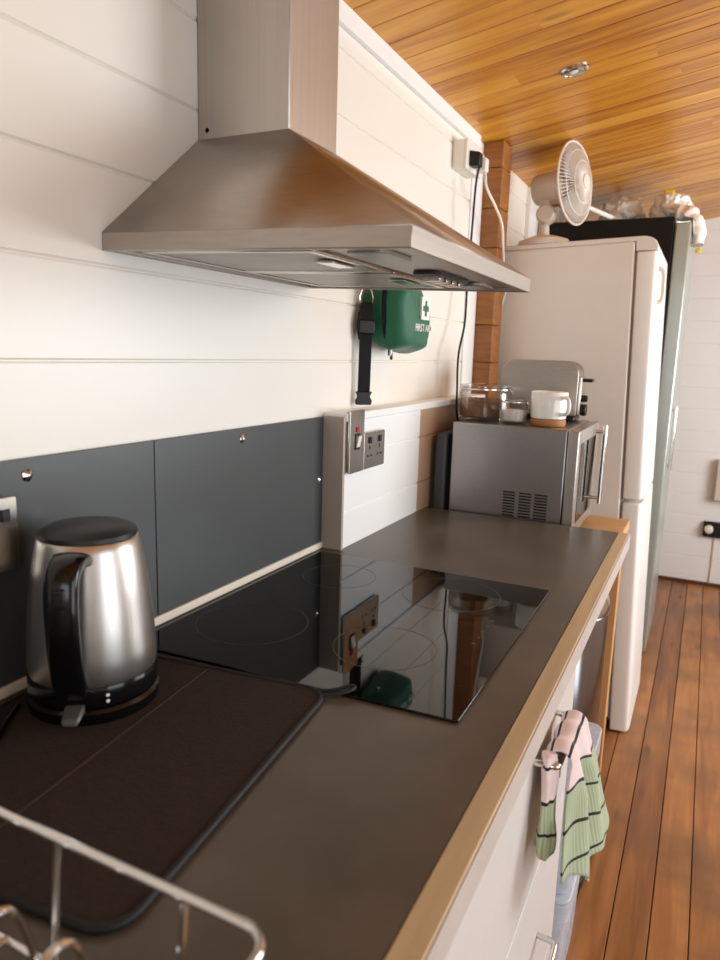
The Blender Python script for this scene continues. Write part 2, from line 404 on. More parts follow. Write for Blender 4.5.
boards('wall_far', lambda a, d, z: (a, YF-d, z), -.02, RX, 0, 2.75, 'wall_white')
struct(MB().box(-.08, RX+.06, YF+.014, YF+.08, -.02, 2.8).build('wall_far_backing', 'groove'))
struct(MB().box(0, RX, YF-.016, YF, 0, .022).build('baseboard_far', 'skirting'))
struct(MB().box(-.0, .016, YB, 1.70, 2.166, 2.215).build('trim_1', 'wall_white', bevel=.003))
# walls out of the picture, with real openings
def wall_x(name, openings, x0, x1, y0, y1, z1):
    mb = MB(); ys = sorted({y0, y1, *[q for op in openings for q in op[:2]]})
    for a, b in zip(ys, ys[1:]):
        op = [p for p in openings if p[0] <= a and p[1] >= b]
        if op:
            if op[0][2] > 0: mb.box(x0, x1, a, b, 0, op[0][2])
            mb.box(x0, x1, a, b, op[0][3], z1)
        else: mb.box(x0, x1, a, b, 0, z1)
    return struct(mb.build(name, 'wall_white'))
wall_x('wall_right', [(1.3, 3.0, .95, 2.15), (-1.2, .1, .22, 2.15)], RX, RX+.09, YB-.06, YF+.06, 2.8)
mb = MB()
for a, b, z0, z1 in ((-.06, 1.1, 0, 2.8), (2.1, RX+.06, 0, 2.8), (1.1, 2.1, 0, .95), (1.1, 2.1, 2.25, 2.8)): mb.box(a, b, YB-.09, YB, z0, z1)
struct(mb.build('wall_back', 'wall_white'))
def win(name, y0, y1, z0, z1, mull):
    mb = MB(); x0, x1 = RX+.005, RX+.06
    mb.box(x0, x1, y0, y1, z0, z0+.06).box(x0, x1, y0, y1, z1-.06, z1).box(x0, x1, y0, y0+.06, z0+.06, z1-.06).box(x0, x1, y1-.06, y1, z0+.06, z1-.06)
    for q in mull: mb.box(x0, x1, q-.03, q+.03, z0+.06, z1-.06)
    o = struct(mb.build(name, 'frame', bevel=.004)); MB().box(x0+.025, x0+.03, y0+.06, y1-.06, z0+.06, z1-.06).build('pane', 'jar', o); return o
win('window_1', 1.3, 3.0, .95, 2.15, (1.87, 2.43)); win('window_2', -1.2, .1, .22, 2.15, (-.55,))

# boxed-out lower wall beyond the splashback (ledge on top)
YD = .636
boards('wall_lower_tan', lambda a, d, z: (.056+d, a, z), 1.135, 1.78, CT-.03, 1.295, 'tan_shade', z_first=CT-.05, pitch=.1385)  # same boxed-out wall, its shaded stretch coloured tan
boards('wall_lower', lambda a, d, z: (.056+d, a, z), YD, 1.134, CT-.03, 1.295, 'wall_white', z_first=CT-.05, pitch=.1385)
struct(MB().box(-.001, .0378, YD, 1.775, 0.2, 1.29).build('wall_lower_core', 'wall_white'))
struct(MB().box(-.001, .0605, YD-.004, YD+.006, CT-.03, 1.304).build('trim_2', 'taupe', bevel=.001))
struct(MB().box(-.001, .064, YD+.0062, 1.78, 1.292, 1.312).build('trim_3', 'wall_white', bevel=.003))
# timber partition stack
mb = MB(); z = 1.4305-.1385*10
while z < 2.2:
    mb.box(-.01, .074, 1.785, 1.90, max(z+.001, 0), min(z+.1375, 2.212)); z += .1385
struct(mb.build('wall_partition', 'post', bevel=.003))
struct(MB().box(-.0, .006, 1.66, 1.784, 1.312, 2.166).build('trim_4', 'wall_white', bevel=.002))
struct(MB().box(0, .02, 2.46, 2.58, 0, 2.2).build('trim_5', 'wall_white', bevel=.003))
struct(MB().box(0, .05, 2.92, 3.04, 0, 2.2).build('trim_6', 'wall_white', bevel=.003))
# batten along the back of the worktop
struct(MB().box(.001, .0125, -1.6, YD-.006, CT, CT+.0165).build('trim_7', 'batten', bevel=.003))

# ================================================================== SPLASHBACK
def screw(mb_parent, x, y, z, r=.0068):
    MB().lathe([(r*1.25, 0), (r*1.25, .0012), (r*.8, .003), (r*.35, .0045), (0, .005)], (x, y, z), 16, 'x').build('screw', 'chrome', mb_parent)
for i, (y0, y1, lab, scr) in enumerate(((-.85, .0545, 'dark grey splashback board behind the kettle', ((-.189, 1.279),)),
                                         (.0565, .6285, 'dark grey splashback board behind the black hob', ((.301, 1.281), (.611, 1.152))))):
    p = thing('splashback_board', lab, 'splashback', (0, (y0+y1)/2, CT+.016))
    cy = (y0+y1)/2
    MB().box(.001, .008, y0-cy, y1-cy, .001, 1.302-CT-.016).build('board', 'panel', p, bevel=.0008)
    for y, z in scr: screw(p, .008, y-cy, z-CT-.016)

# ================================================================== WORKTOP AND UNITS
YC0, YC1 = -1.55, 1.21
wt = thing('worktop', 'long dark grey stone-look worktop with a pale timber edge', 'worktop', (.3, 0, CT))
MB().box(-.298, .335, YC0, YC1, -.04, 0).build('slab', 'worktop', wt)
MB().box(.3355, .3645, YC0, YC1, -.042, .0006).build('edging', 'pine_y', wt, bevel=.002)
MB().box(.3646, .367, YC0, YC1, -.042, -.0006).build('lipping', 'lip', wt, bevel=.0008)
cb = thing('drawer_cabinet', 'white drawer cabinet under the worktop near the camera', 'cabinet', (.3, -.1, 0))
MB().box(-.29, .325, -.42, .62, .1, CT-.042).box(-.27, .29, -.40, .6, 0, .1).build('carcass', 'cab', cb, bevel=.001)
def bar_handle(parent, x, y0, y1, z):
    mb = MB(); mb.tube(smooth_path([(x, y0, z), (x+.03, y0+.004, z), (x+.034, y0+.02, z), (x+.034, (y0+y1)/2, z), (x+.034, y1-.02, z), (x+.03, y1-.004, z), (x, y1, z)], 5), .0055, 10)
    return mb.build('handle', 'chrome', parent)
for z0, z1 in ((.602, .93), (.265, .597), (.11, .26)):
    d = MB().box(.3255, .345, -.415, .619, z0, z1).build('drawer', 'cab', cb, bevel=.0015)
    zh = {.602: .862, .265: .425, .11: .215}[z0]
    bar_handle(d, .345, .250, .418, zh)
# the neighbouring unit towards the camera
cb2 = thing('drawer_cabinet', 'white cupboard under the worktop below the dish rack', 'cabinet', (.3, -1.0, 0))
MB().box(-.29, .325, -.54, .474, .1, CT-.042).box(-.27, .29, -.52, .45, 0, .1).build('carcass', 'cab', cb2, bevel=.001)
for y0, y1 in ((-.538, -.034), (-.03, .472)):
    d = MB().box(.3255, .345, y0, y1, .11, .93).build('cupboard_door', 'cab', cb2, bevel=.0015)

# ================================================================== HOB
hob = thing('induction_hob', 'black glass induction hob set into the worktop', 'hob', (.311, .295, CT), (0, 0, 0))
pts = [(.26, .292), (.256, .295), (-.283, .295), (-.286, .292), (-.284, -.326), (-.281, -.328), (.257, -.301), (.261, -.298)]
MB().prism([(x, y, .0003) for x, y in pts], (0, 0, .0042)).build('glass', 'hob', hob, bevel=.001)
for x, y, r in ((-.165, -.155, .098), (-.155, .15, .078), (.08, -.135, .085), (.09, .165, .098)):
    n = 64
    o_ = [(x+r*math.cos(2*PI*i/n), y+r*math.sin(2*PI*i/n), .0046) for i in range(n)]
    i_ = [(x+(r-.0012)*math.cos(2*PI*i/n), y+(r-.0012)*math.sin(2*PI*i/n), .0046) for i in range(n)]
    MB().ring(o_, i_, (0, 0, .00015)).build('cooking_zone', 'hob_mark', hob)
for k in range(5): MB().box(.20, .206, -.05+k*.028, -.044+k*.028, .0046, .00475).build('touch_control', 'hob_mark', hob)

# ================================================================== EXTRACTOR HOOD
hd = thing('extractor_hood', 'brushed steel chimney extractor hood above the hob', 'extractor hood', (0, .265, 1.58))
def hz(x): return .011-.027*x          # the rim drops a little towards the front
D, Wd = .491, .30
bz, tz = 0, .026
def rimloop(dx, dz, inset=0):
    return [(.001+inset, -Wd+inset, hz(0)+dz), (D-inset, -Wd+inset, hz(D)+dz), (D-inset, Wd-inset, hz(D)+dz), (.001+inset, Wd-inset, hz(0)+dz)]
mb = MB(); mb.ring(rimloop(0, 0), rimloop(0, 0, .012), (0, 0, tz)); mb.build('rim', 'steel', hd, bevel=.0012)
cx0, cx1, cy0, cy1, czb = .001, .179, -.077, .078, .222
B = rimloop(0, tz); T = [(cx0, cy0, czb), (cx1, cy0, czb), (cx1, cy1, czb), (cx0, cy1, czb)]
b = MB()
vb = [b.bm.verts.new(p) for p in B]; vt = [b.bm.verts.new(p) for p in T]
for i in range(4): b.bm.faces.new((vb[i], vb[(i+1) % 4], vt[(i+1) % 4], vt[i]))
b.bm.faces.new(vt)
can = b.build('canopy', 'steel', hd, smooth=20)
so = can.modifiers.new('solid', 'SOLIDIFY'); so.thickness = .0015; so.offset = -1
MB().box(cx0, cx1+.002, cy0-.002, cy1+.002, czb-.006, .66-.006).build('chimney', 'steel_v', hd, bevel=.002)
MB().box(cx0, cx1+.0035, cy0-.0035, cy1+.0035, .58, .66-.004).build('chimney_sleeve', 'steel_v', hd, bevel=.002)
MB().lathe([(.004, 0), (.004, .001), (0, .002)], (.02, cy0-.002, czb+.012), 12, 'y').build('screw', 'chrome', hd).scale = (1, 1, 1)
# underside, filters, lamp, controls
mb = MB(); ins = .013
q = [(.0125, -Wd+ins, hz(0)+.008), (D-ins, -Wd+ins, hz(D)+.008), (D-ins, Wd-ins, hz(D)+.008), (.0125, Wd-ins, hz(0)+.008)]
mb.prism(q, (0, 0, .004)); mb.build('underside_plate', 'steel', hd)
for y0, y1 in ((-.262, -.004), (.004, .262)):
    f_ = MB(); x0, x1 = .04, .335
    L_ = lambda a, b_, c, d_, dz: [(a, c, hz(a)+dz), (b_, c, hz(b_)+dz), (b_, d_, hz(b_)+dz), (a, d_, hz(a)+dz)]
    f_.ring(L_(x0, x1, y0, y1, .002), L_(x0+.012, x1-.012, y0+.012, y1-.012, .002), (0, 0, .006))
    fo = f_.build('grease_filter', 'steel_sat', hd, bevel=.0015)
    g = MB(); k = x0+.014
    while k < x1-.016:
        g.prism([(k, y0+.012, hz(k)+.004), (k+.005, y0+.012, hz(k)+.004), (k+.005, y1-.012, hz(k)+.004), (k, y1-.012, hz(k)+.004)], (0, 0, .003)); k += .0075
    g.build('filter_mesh', 'mesh_steel', fo)
    h_ = MB(); yc = (y0+y1)/2; h_.prism(L_(x1-.05, x1-.02, yc-.035, yc+.035, -.001), (0, 0, .004)); h_.build('filter_latch', 'chrome', fo, bevel=.001)
lp = MB(); lp.prism([(x, y, hz(.39)+.001) for x, y in rrect(.372, .432, -.25, -.14, .02)], (0, 0, .006)); lp.build('lamp', 'mesh_steel', hd, bevel=.001)
lp = MB(); lp.prism([(x, y, hz(.39)+.001) for x, y in rrect(.372, .432, .19, .275, .02)], (0, 0, .006)); lp.build('lamp', 'mesh_steel', hd, bevel=.001)
c_ = MB(); c_.prism([(x, y, hz(.40)+.002) for x, y in rrect(.365, .415, .0, .17, .018)], (0, 0, .006))
cp = c_.build('control_panel', 'black_plastic', hd, bevel=.001)
for k in range(4):
    y = .033+k*.033; MB().box(.376, .405, y, y+.022, hz(.40)-.005, hz(.40)+.003).build('button', 'black_gloss' if k % 2 == 9 else 'steel_sat', cp, bevel=.001)

# ================================================================== KETTLE
kx, ky = .115, -.186
kt = thing('electric_kettle', 'brushed steel electric kettle with black handle on the dark mat', 'kettle', (kx, ky, CT+.0065))
kt.rotation_euler = (0, 0, math.radians(-59))       # local +x is the handle side
MB().lathe([(.083, 0), (.084, .004), (.084, .014), (.08, .018), (.03, .019)], n=56).build('power_base', 'black_gloss', kt)
MB().lathe([(.079, .020), (.0825, .022), (.0825, .042), (.081, .047), (.03, .047)], n=56).build('lower_ring', 'black_gloss', kt)
MB().lathe([(.0805, .0475), (.0818, .055), (.0812, .08), (.079, .115), (.0755, .15), (.071, .185), (.0655, .213), (.0625, .2245), (.0605, .226), (.05, .226)], n=72).build('body', 'kettle', kt)
MB().lathe([(.0612, .2262), (.0605, .232), (.05, .238), (.03, .241), (0, .242)], n=56).build('lid', 'black_plastic', kt)
hp = smooth_path([(.055, 0, .205), (.080, 0, .214), (.104, 0, .205), (.114, 0, .175), (.113, 0, .13), (.106, 0, .085), (.094, 0, .055), (.078, 0, .042)], 6)
mb = MB(); rows = []
for i, p in enumerate(hp):
    t = hp[min(i+1, len(hp)-1)]-hp[max(i-1, 0)]; t.normalize(); nrm = Vector((t.z, 0, -t.x))
    u = i/(len(hp)-1); w = .0235-.004*min(1, u*3); th = .0095
    row = []
    for k in range(14):
        a = 2*PI*k/14; ca, sa = math.cos(a), math.sin(a)
        row.append(mb.bm.verts.new(p+nrm*th*math.copysign(abs(ca)**.7, ca)+Vector((0, 1, 0))*w*math.copysign(abs(sa)**.7, sa)))
    rows.append(row)
for i in range(len(rows)-1):
    for k in range(14): mb.bm.faces.new((rows[i][k], rows[i][(k+1) % 14], rows[i+1][(k+1) % 14], rows[i+1][k]))
mb.bm.faces.new(rows[0][::-1]); mb.bm.faces.new(rows[-1])
hh = mb.build('handle', 'black_gloss', kt)
MB().box(.108, .1245, -.008, .008, .168, .192).build('lid_button', 'black_plastic', hh, bevel=.003)
sw = MB(); sw.hexa([(.084, -.013, .018), (.108, -.010, .012), (.108, .010, .012), (.084, .013, .018)], [(.082, -.013, .030), (.106, -.010, .020), (.106, .010, .020), (.082, .013, .030)])
sw.build('switch_lever', 'lever', kt, bevel=.003)
mb = MB(); mb.hexa([(-.05, -.02, .17), (-.068, -.014, .19), (-.068, .014, .19), (-.05, .02, .17)], [(-.045, -.026, .222), (-.092, -.006, .224), (-.092, .006, .224), (-.045, .026, .222)]); mb.build('spout', 'kettle', kt, bevel=.003)
for z in (.029, .037):
    d = MB().lathe([(.0022, 0), (.0022, .001), (0, .0015)], (0, 0, 0), 12, 'x').build('indicator_dot', 'white_print', kt); a = math.radians(27); d.location = (.0822*math.cos(a), .0822*math.sin(a), z); d.rotation_euler = (0, 0, a)
# its flex lying on the worktop
tag(MB().tube(smooth_path([(.060, -.262, CT+.011), (.085, -.30, CT+.0105), (.108, -.335, CT+.0105), (.10, -.40, CT+.0105), (.06, -.47, CT+.0105), (.04, -.60, CT+.004)], 8), .0034, 10).build('power_flex', 'black_gloss'),
    'black power flex curling over the mat left of the kettle', 'cable')

# ================================================================== DRYING MAT
dm = thing('drying_mat', 'dark brown drying mat with black piped edge under the kettle', 'mat', (.385, -.02, CT), (0, 0, math.radians(6.6)))
mw, ml = .376, .452
pts = rrect(-mw, 0, -ml, 0, .032, 8)
MB().prism([(x, y, .0003) for x, y in pts], (0, 0, .0055)).build('fabric', 'mat', dm, bevel=.002)
MB().tube([(x, y, .0042) for x, y in pts], .0042, 10, closed=True).build('piping', 'mat_edge', dm)
MB().box(-.192, -.189, -ml+.008, -.008, .0045, .0064).build('seam', 'seam', dm, bevel=.0005)
MB().tube(smooth_path([(-.012, -.004, .006), (.008, .004, .007), (.028, .020, .010), (.034, .012, .010), (.020, -.004, .008), (-.002, -.012, .006)], 6), .0028, 8).build('hanging_loop', 'mat_edge', dm)

# ================================================================== DISH RACK
dr = thing('dish_rack', 'chrome wire dish rack in the near corner of the worktop', 'dish rack', (.38, -.66, CT))
def rloop(x0, x1, y0, y1, z, r=.02): return [(x, y, z) for x, y in rrect(x0, x1, y0, y1, r, 6)]
MB().tube(rloop(-.232, .235, -.149, .149, .12), .0036, 12, closed=True).build('top_rail', 'chrome', dr)
MB().tube(rloop(-.222, .222, -.14, .14, .018), .0036, 12, closed=True).build('bottom_rail', 'chrome', dr)
for k in range(4):
    x = -.187+k*.118
    for s in (-1, 1):
        MB().tube(smooth_path([(x, s*.149, .12), (x-.002*1, s*.146, .07), (x, s*.141, .018)], 5), .0030, 8).build('upright_wire', 'chrome', dr)
for s in (-1, 1):
    for y in (-.07, .07): MB().tube([(s*.232, y, .12), (s*.222, y, .018)], .0030, 8).build('upright_wire', 'chrome', dr)
for k in range(9):
    x = -.185+k*.046
    MB().tube([(x, -.14, .0225), (x, .14, .0225)], .002, 8).build('floor_wire', 'chrome', dr)
for k in range(6):
    x = -.103+k*.055
    MB().tube(smooth_path([(x, .055, .0265), (x, .06, .075), (x+.004, .074, .112), (x+.008, .094, .112), (x+.01, .106, .07), (x+.01, .108, .0265)], 6), .0026, 8).build('plate_hoop', 'chrome', dr)
for sx in (-.2, .2):
    for sy in (-.12, .12): MB().lathe([(.008, 0.0004), (.008, .012), (.005, .016)], (sx, sy, 0), 14).build('foot', 'rubber', dr)

# ================================================================== SOCKETS
def cooker_switch(y0, y1, z0, z1, x0, x1):
    t = thing('wall_switch', 'steel cooker switch with red indicator at the end of the splashback', 'switch', (x0, (y0+y1)/2, (z0+z1)/2))
    a, b_ = (y1-y0)/2, (z1-z0)/2; d = x1-x0
    MB().box(0.0002, d-.004, -a+.002, a-.002, -b_+.002, b_-.002).build('back_box', 'steel_sat', t, bevel=.002)
    MB().prism([(d-.004, y, z) for y, z in rrect(-a, a, -b_, b_, .004)], (.004, 0, 0)).build('face_plate', 'steel_sat', t, bevel=.001)
    MB().box(d-.001, d+.003, -.006, .008, .024, .036).build('indicator', 'red', t, bevel=.001)
    MB().box(d-.001, d+.002, -.012, .014, -.02, .02).build('rocker_frame', 'black_plastic', t, bevel=.001)
    MB().hexa([(d, -.007, -.014), (d+.003, -.007, -.014), (d+.003, .010, -.014), (d, .010, -.014)], [(d, -.007, .014), (d+.009, -.007, .014), (d+.009, .010, .014), (d, .010, .014)]).build('rocker', 'white_plastic', t, bevel=.001)
cooker_switch(.647, .724, 1.166, 1.318, .0562, .070)
def socket(name, label, x0, d, y0, y1, z0, z1, gangs, m_='steel_sat', mb_='steel_sat', pins=True, axis='x', sign=1):
    t = thing(name, label, 'socket', (x0, (y0+y1)/2, (z0+z1)/2))
    a, b_ = (y1-y0)/2, (z1-z0)/2
    MB().box(0.0002, d-.004, -a+.002, a-.002, -b_+.002, b_-.002).build('back_box', mb_, t, bevel=.002)
    MB().prism([(d-.004, y, z) for y, z in rrect(-a, a, -b_, b_, .004)], (.004, 0, 0)).build('face_plate', m_, t, bevel=.001)
    for g in range(gangs):
        c = (g-(gangs-1)/2)*a*.95
        mb = MB()
        mb.box(d-.001, d+.0006, c-.0025, c+.0025, .002, .012)
        mb.box(d-.001, d+.0006, c-.014, c-.006, -.016, -.011); mb.box(d-.001, d+.0006, c+.006, c+.014, -.016, -.011)
        if pins: mb.build('pin_slots', 'black_plastic', t)
        else: mb.bm.free()
        MB().box(d-.001, d+.004, c-.006 if gangs > 1 else c+.018, c+.006 if gangs > 1 else c+.03, .018, .034).build('rocker', 'black_plastic', t, bevel=.001)
    return t
socket('wall_socket', 'steel double socket beside the cooker switch on the boxed ledge wall', .0562, .012, .730, .852, 1.166, 1.258, 2)
socket('wall_socket', 'steel single socket on the dark board left of the kettle', .0082, .014, -.304, -.218, 1.160, 1.258, 1)

# ================================================================== STRAP AND FIRST AID POUCH
def hook(y, z, label):
    t = thing('wall_hook', label, 'hook', (0, y, z), group='hooks on the boards under the hood')
    MB().box(.0003, .003, -.008, .008, -.014, .022).build('hook_plate', 'chrome', t, bevel=.001)
    MB().tube(smooth_path([(.003, 0, .0), (.016, 0, -.008), (.026, 0, -.004), (.028, 0, .008)], 5), .0028, 10).build('hook_arm', 'chrome', t)
hook(.797, 1.628, 'chrome wall hook that the black strap hangs from')
hook(.93, 1.655, 'chrome wall hook that the green pouch hangs from')
st = thing('webbing_strap', 'black webbing strap with plastic buckles hanging under the hood', 'strap', (.026, .803, 1.322), (0, 0, math.radians(-48)))
MB().tube(smooth_path([(.0, -.012, .25), (.0, -.018, .27), (.0, -.006, .296), (0, .006, .296), (0, .018, .27), (0, .012, .25), (0, -.012, .25)], 5), .0022, 8).build('ring', 'chrome', st)
mb = MB(); P = smooth_path([(0, 0, .257), (.006, 0, .22), (.004, 0, .15), (.002, 0, .08), (.0, 0, .03)], 6)
for a, b_ in zip(P, P[1:]):
    mb.hexa([(a.x-.0016, -.016, a.z), (a.x+.0016, -.016, a.z), (a.x+.0016, .016, a.z), (a.x-.0016, .016, a.z)], [(b_.x-.0016, -.016, b_.z), (b_.x+.0016, -.016, b_.z), (b_.x+.0016, .016, b_.z), (b_.x-.0016, .016, b_.z)])
mb.build('webbing', 'black_fabric', st)
MB().box(-.002, .014, -.022, .022, .178, .214).build('slider_buckle', 'black_plastic', st, bevel=.004)
MB().tube(smooth_path([(.006, -.017, .235), (.012, -.024, .2), (.008, -.017, .165)], 5), .003, 8).build('adjuster', 'black_fabric', st)
mb = MB(); mb.prism([(-.005, y, z) for y, z in ((-.022, .034), (-.016, .022), (-.022, .010), (-.020, .0), (.020, .0), (.022, .010), (.016, .022), (.022, .034))], (.011, 0, 0)); mb.build('side_release_buckle', 'black_plastic', st, bevel=.002)
# pouch: local frame, +x is out of the wall
fp = thing('first_aid_pouch', 'green zipped first aid pouch with white cross and lettering hanging under the hood', 'pouch', (.0, .024, 0))
def pouch_pt(u, v):
    """u 0..1 along the front from its left side to its right end, v 0 bottom .. 1 top"""
    return None
px0, py0, pz0, pz1 = .0, .80, 1.465, 1.63
def sect(t):      # outline in the yz plane, scaled for each depth
    pass
mb = MB(); n = 36; rows = []
for k, (x, s) in enumerate(((.008, .90), (.02, .98), (.05, 1.0), (.075, .99), (.098, .96), (.110, .90), (.116, .80), (.118, 0.02))):
    row = []
    for i in range(n):
        a = 2*PI*i/n; ca, sa = math.cos(a), math.sin(a)
        w = math.copysign(abs(ca)**.55, ca)*.104; h = math.copysign(abs(sa)**.55, sa)*.086
        y = w*s; z = h*(s*.98+.02)
        sag = -.006*max(0, x-.03)/.09+(.010*(-ca) if sa < 0 else 0)*-1
        wr = .012*noise.noise(Vector((x*22, y*16, z*20)))+.004*noise.noise(Vector((x*60, y*40, z*46)))
        if s > .1: y += wr; z += wr*1.2
        y += .15*(-z)
        row.append(mb.bm.verts.new((x+wr*.6, .905+y, 1.552+z+sag*.6+.10*max(0, -y-.02)*(1 if z < 0 else 0)-.12*max(0, y)*(1 if z < 0 else .4))))
    rows.append(row)
for k in range(len(rows)-1):
    for i in range(n): mb.bm.faces.new((rows[k][i], rows[k][(i+1) % n], rows[k+1][(i+1) % n], rows[k+1][i]))
mb.bm.faces.new(rows[0][::-1]); mb.bm.faces.new(rows[-1])
mb.build('body', 'green', fp, smooth=60)
# zip running round the side
zp = []
for i in range(40):
    a = PI*.66+PI*.72*i/39; ca, sa = math.cos(a), math.sin(a)
    hz_ = math.copysign(abs(sa)**.55, sa)*.0855; zp.append((.066, .905+math.copysign(abs(ca)**.55, ca)*.1045-.15*hz_, 1.552-.001+hz_))
mb = MB()
for a, b_ in zip(zp, zp[1:]):
    mb.tube([a, b_], .0055, 8)
z_ = mb.build('zip', 'black_fabric', fp)
MB().box(.060, .072, .844, .850, 1.448, 1.468).build('zip_pull', 'chrome', z_, bevel=.001)
MB().box(.063, .069, .853, .859, 1.438, 1.468).build('zip_pull', 'black_plastic', z_, bevel=.001)
MB().tube(smooth_path([(.02, .915, 1.64), (.024, .92, 1.658), (.026, .93, 1.662), (.024, .94, 1.658), (.02, .945, 1.64)], 4), .003, 8).build('hanging_loop', 'green', fp)
lb = MB().box(.110, .1215, .918, .976, 1.545, 1.603).build('label_patch', 'white_print', fp)
mb = MB(); mb.box(.1216, .1222, .940, .954, 1.554, 1.594); mb.box(.1216, .12218, .927, .967, 1.567, 1.581); mb.build('cross', 'green', fp)
fc = bpy.data.curves.new('lettering', 'FONT'); fc.body = 'FIRST AID'; fc.size = .027; fc.extrude = .003; fc.align_x = 'CENTER'
to = bpy.data.objects.new('lettering_tmp', fc); C.objects.link(to)
bpy.context.view_layer.update()
tm = bpy.data.meshes.new_from_object(to.evaluated_get(bpy.context.evaluated_depsgraph_get()))
bpy.data.objects.remove(to); tm.name = 'lettering'; tm.materials.clear(); tm.materials.append(M['white_print'])
tl = bpy.data.objects.new('lettering', tm); C.objects.link(tl); tl.parent = fp
tl.location = (.1195, .935, 1.514); tl.rotation_euler = (PI/2, 0, PI/2)

# ================================================================== MICROWAVE ON ITS TIMBER STAND
ZS = .925
ts = thing('timber_stand', 'low pine stand under the microwave at the end of the worktop', 'stand', (.35, 1.44, 0))
MB().box(-.285, .278, -.215, .215, ZS-.035, ZS).build('top', 'pine', ts, bevel=.003)
for x in (-.25, .245):
    for y in (-.185, .17): MB().box(x-.022, x+.022, y-.02, y+.03, 0, ZS-.0352).build('leg', 'pine', ts, bevel=.003)
ZT = 1.253
mwv = thing('microwave', 'stainless steel microwave oven with bar handle beyond the worktop', 'microwave', (.127, 1.225, ZS))
hH = ZT-ZS
MB().box(0, .345, 0, .40, .012, hH).build('casing', 'mw', mwv, bevel=.004)
dd = MB().box(.347, .378, .001, .399, .014, hH-.002).build('door', 'steel_v', mwv, bevel=.003)
MB().box(.3782, .3795, .05, .33, .05, hH-.04).build('window', 'hob', dd)
mb = MB(); hx = .406
mb.tube([(hx, .335, .062), (hx, .335, hH-.008)], .0075, 14); mb.build('handle', 'chrome', dd)
for z in (.08, hH-.03): MB().cyl((.378, .335, z), (hx, .335, z), .006, 12).build('handle_bracket', 'chrome', dd)
for k, (a, b_) in enumerate(((.171, .207), (.219, .255), (.265, .303))):
    mb = MB()
    for r in range(9):
        z = .058+r*.0088
        mb.box(a, b_, -.0008, .0012, z, z+.0048)
    mb.build('vent_slots', 'black_plastic', mwv)
for x in (.03, .3):
    for y in (.04, .36): MB().lathe([(.013, .0002), (.013, .0122)], (x, y, 0), 14).build('foot', 'rubber', mwv)
# dark tray on edge behind it
tr = MB(); pr_ = rrect(0, .36, 0, .292, .035, 8)
tr.prism([(0, y, z) for y, z in pr_], (.036, 0, 0))
tro = tag(tr.build('serving_tray', 'tray', bevel=.006), 'dark grey tray standing on edge between microwave and wall', 'tray')
tro.location = (.0745, 1.222, ZS+.0005)

# ---- on top of the microwave
def jar(name, label, x, y, r, h, lidmat, cat, group=None):
    t = thing(name, label, cat, (x, y, ZT+.0005), group=group)
    MB().lathe([(r*.9, 0), (r, .006), (r, h*.74), (r*.93, h*.82), (r*.9, h*.86), (r*.87, h*.86), (r*.90, h*.81), (r*.955, h*.72), (r*.955, .01), (r*.86, .006), (0, .006)], n=48, cap=False).build('glass', 'jar', t)
    MB().lathe([(0, h*.875), (r*.9, h*.875), (r*.97, h*.90), (r*.97, h*.95), (r*.6, h*.99), (0, h)], n=48).build('lid', 'jar', t)
    MB().lathe([(r*.985, h*.835), (r*.985, h*.865), (r*.92, h*.865), (r*.92, h*.835)], n=48, cap=False).build('wire_clip', 'chrome', t)
    MB().tube(smooth_path([(r*.985, -.006, h*.85), (r*1.1, -.004, h*.74), (r*1.1, .004, h*.70), (r*.985, .008, h*.85)], 5), .0014, 6).build('clasp', 'chrome', t)
    return t
jar('glass_jar', 'large clear glass jar with brown contents on the microwave', .174, 1.40, .084, .115, None, 'jar')
jar('glass_jar', 'small clear glass jar of sugar beside the mug', .290, 1.318, .042, .078, None, 'jar')
mb = MB(); mb.lathe([(0, .0068), (.070, .0068), (.0795, .012), (.0795, .058), (.05, .066), (.02, .062), (0, .060)], n=40)
for v in mb.bm.verts:
    if v.co.z > .05: v.co.z += .006*noise.noise(v.co*60)
o = tag(mb.build('tea_leaves', 'coffee'), 'dark brown tea filling the large glass jar', 'tea', kind='stuff'); o.location = (.174, 1.40, ZT+.0005)
o = tag(MB().lathe([(0, .0068), (.0345, .0068), (.0392, .011), (.0392, .040), (.02, .0425), (0, .043)], n=36).build('sugar', 'sugar'), 'white sugar in the small glass jar', 'sugar', kind='stuff'); o.location = (.290, 1.318, ZT+.0005)
mg = thing('mug', 'white ceramic mug with cork base on the front of the microwave', 'mug', (.394, 1.325, ZT+.0005)); mg.scale = (1.12, 1.12, 1.14)
MB().lathe([(.044, 0), (.0465, .004), (.0465, .018), (.044, .0185)], n=48).build('cork_base', 'cork', mg, bevel=.001)
MB().lathe([(.040, .0186), (.0465, .021), (.0475, .05), (.0485, .088), (.047, .0895), (.0455, .088), (.0445, .05), (.043, .026), (0, .024)], n=56, cap=False).build('cup', 'ceramic', mg, smooth=50)
a = math.radians(-36); hpth = [(.044, .074), (.066, .076), (.074, .058), (.068, .038), (.044, .032)]
MB().tube(smooth_path([(r*math.cos(a), r*math.sin(a), z) for r, z in hpth], 6), .0052, 10).build('handle', 'ceramic', mg)
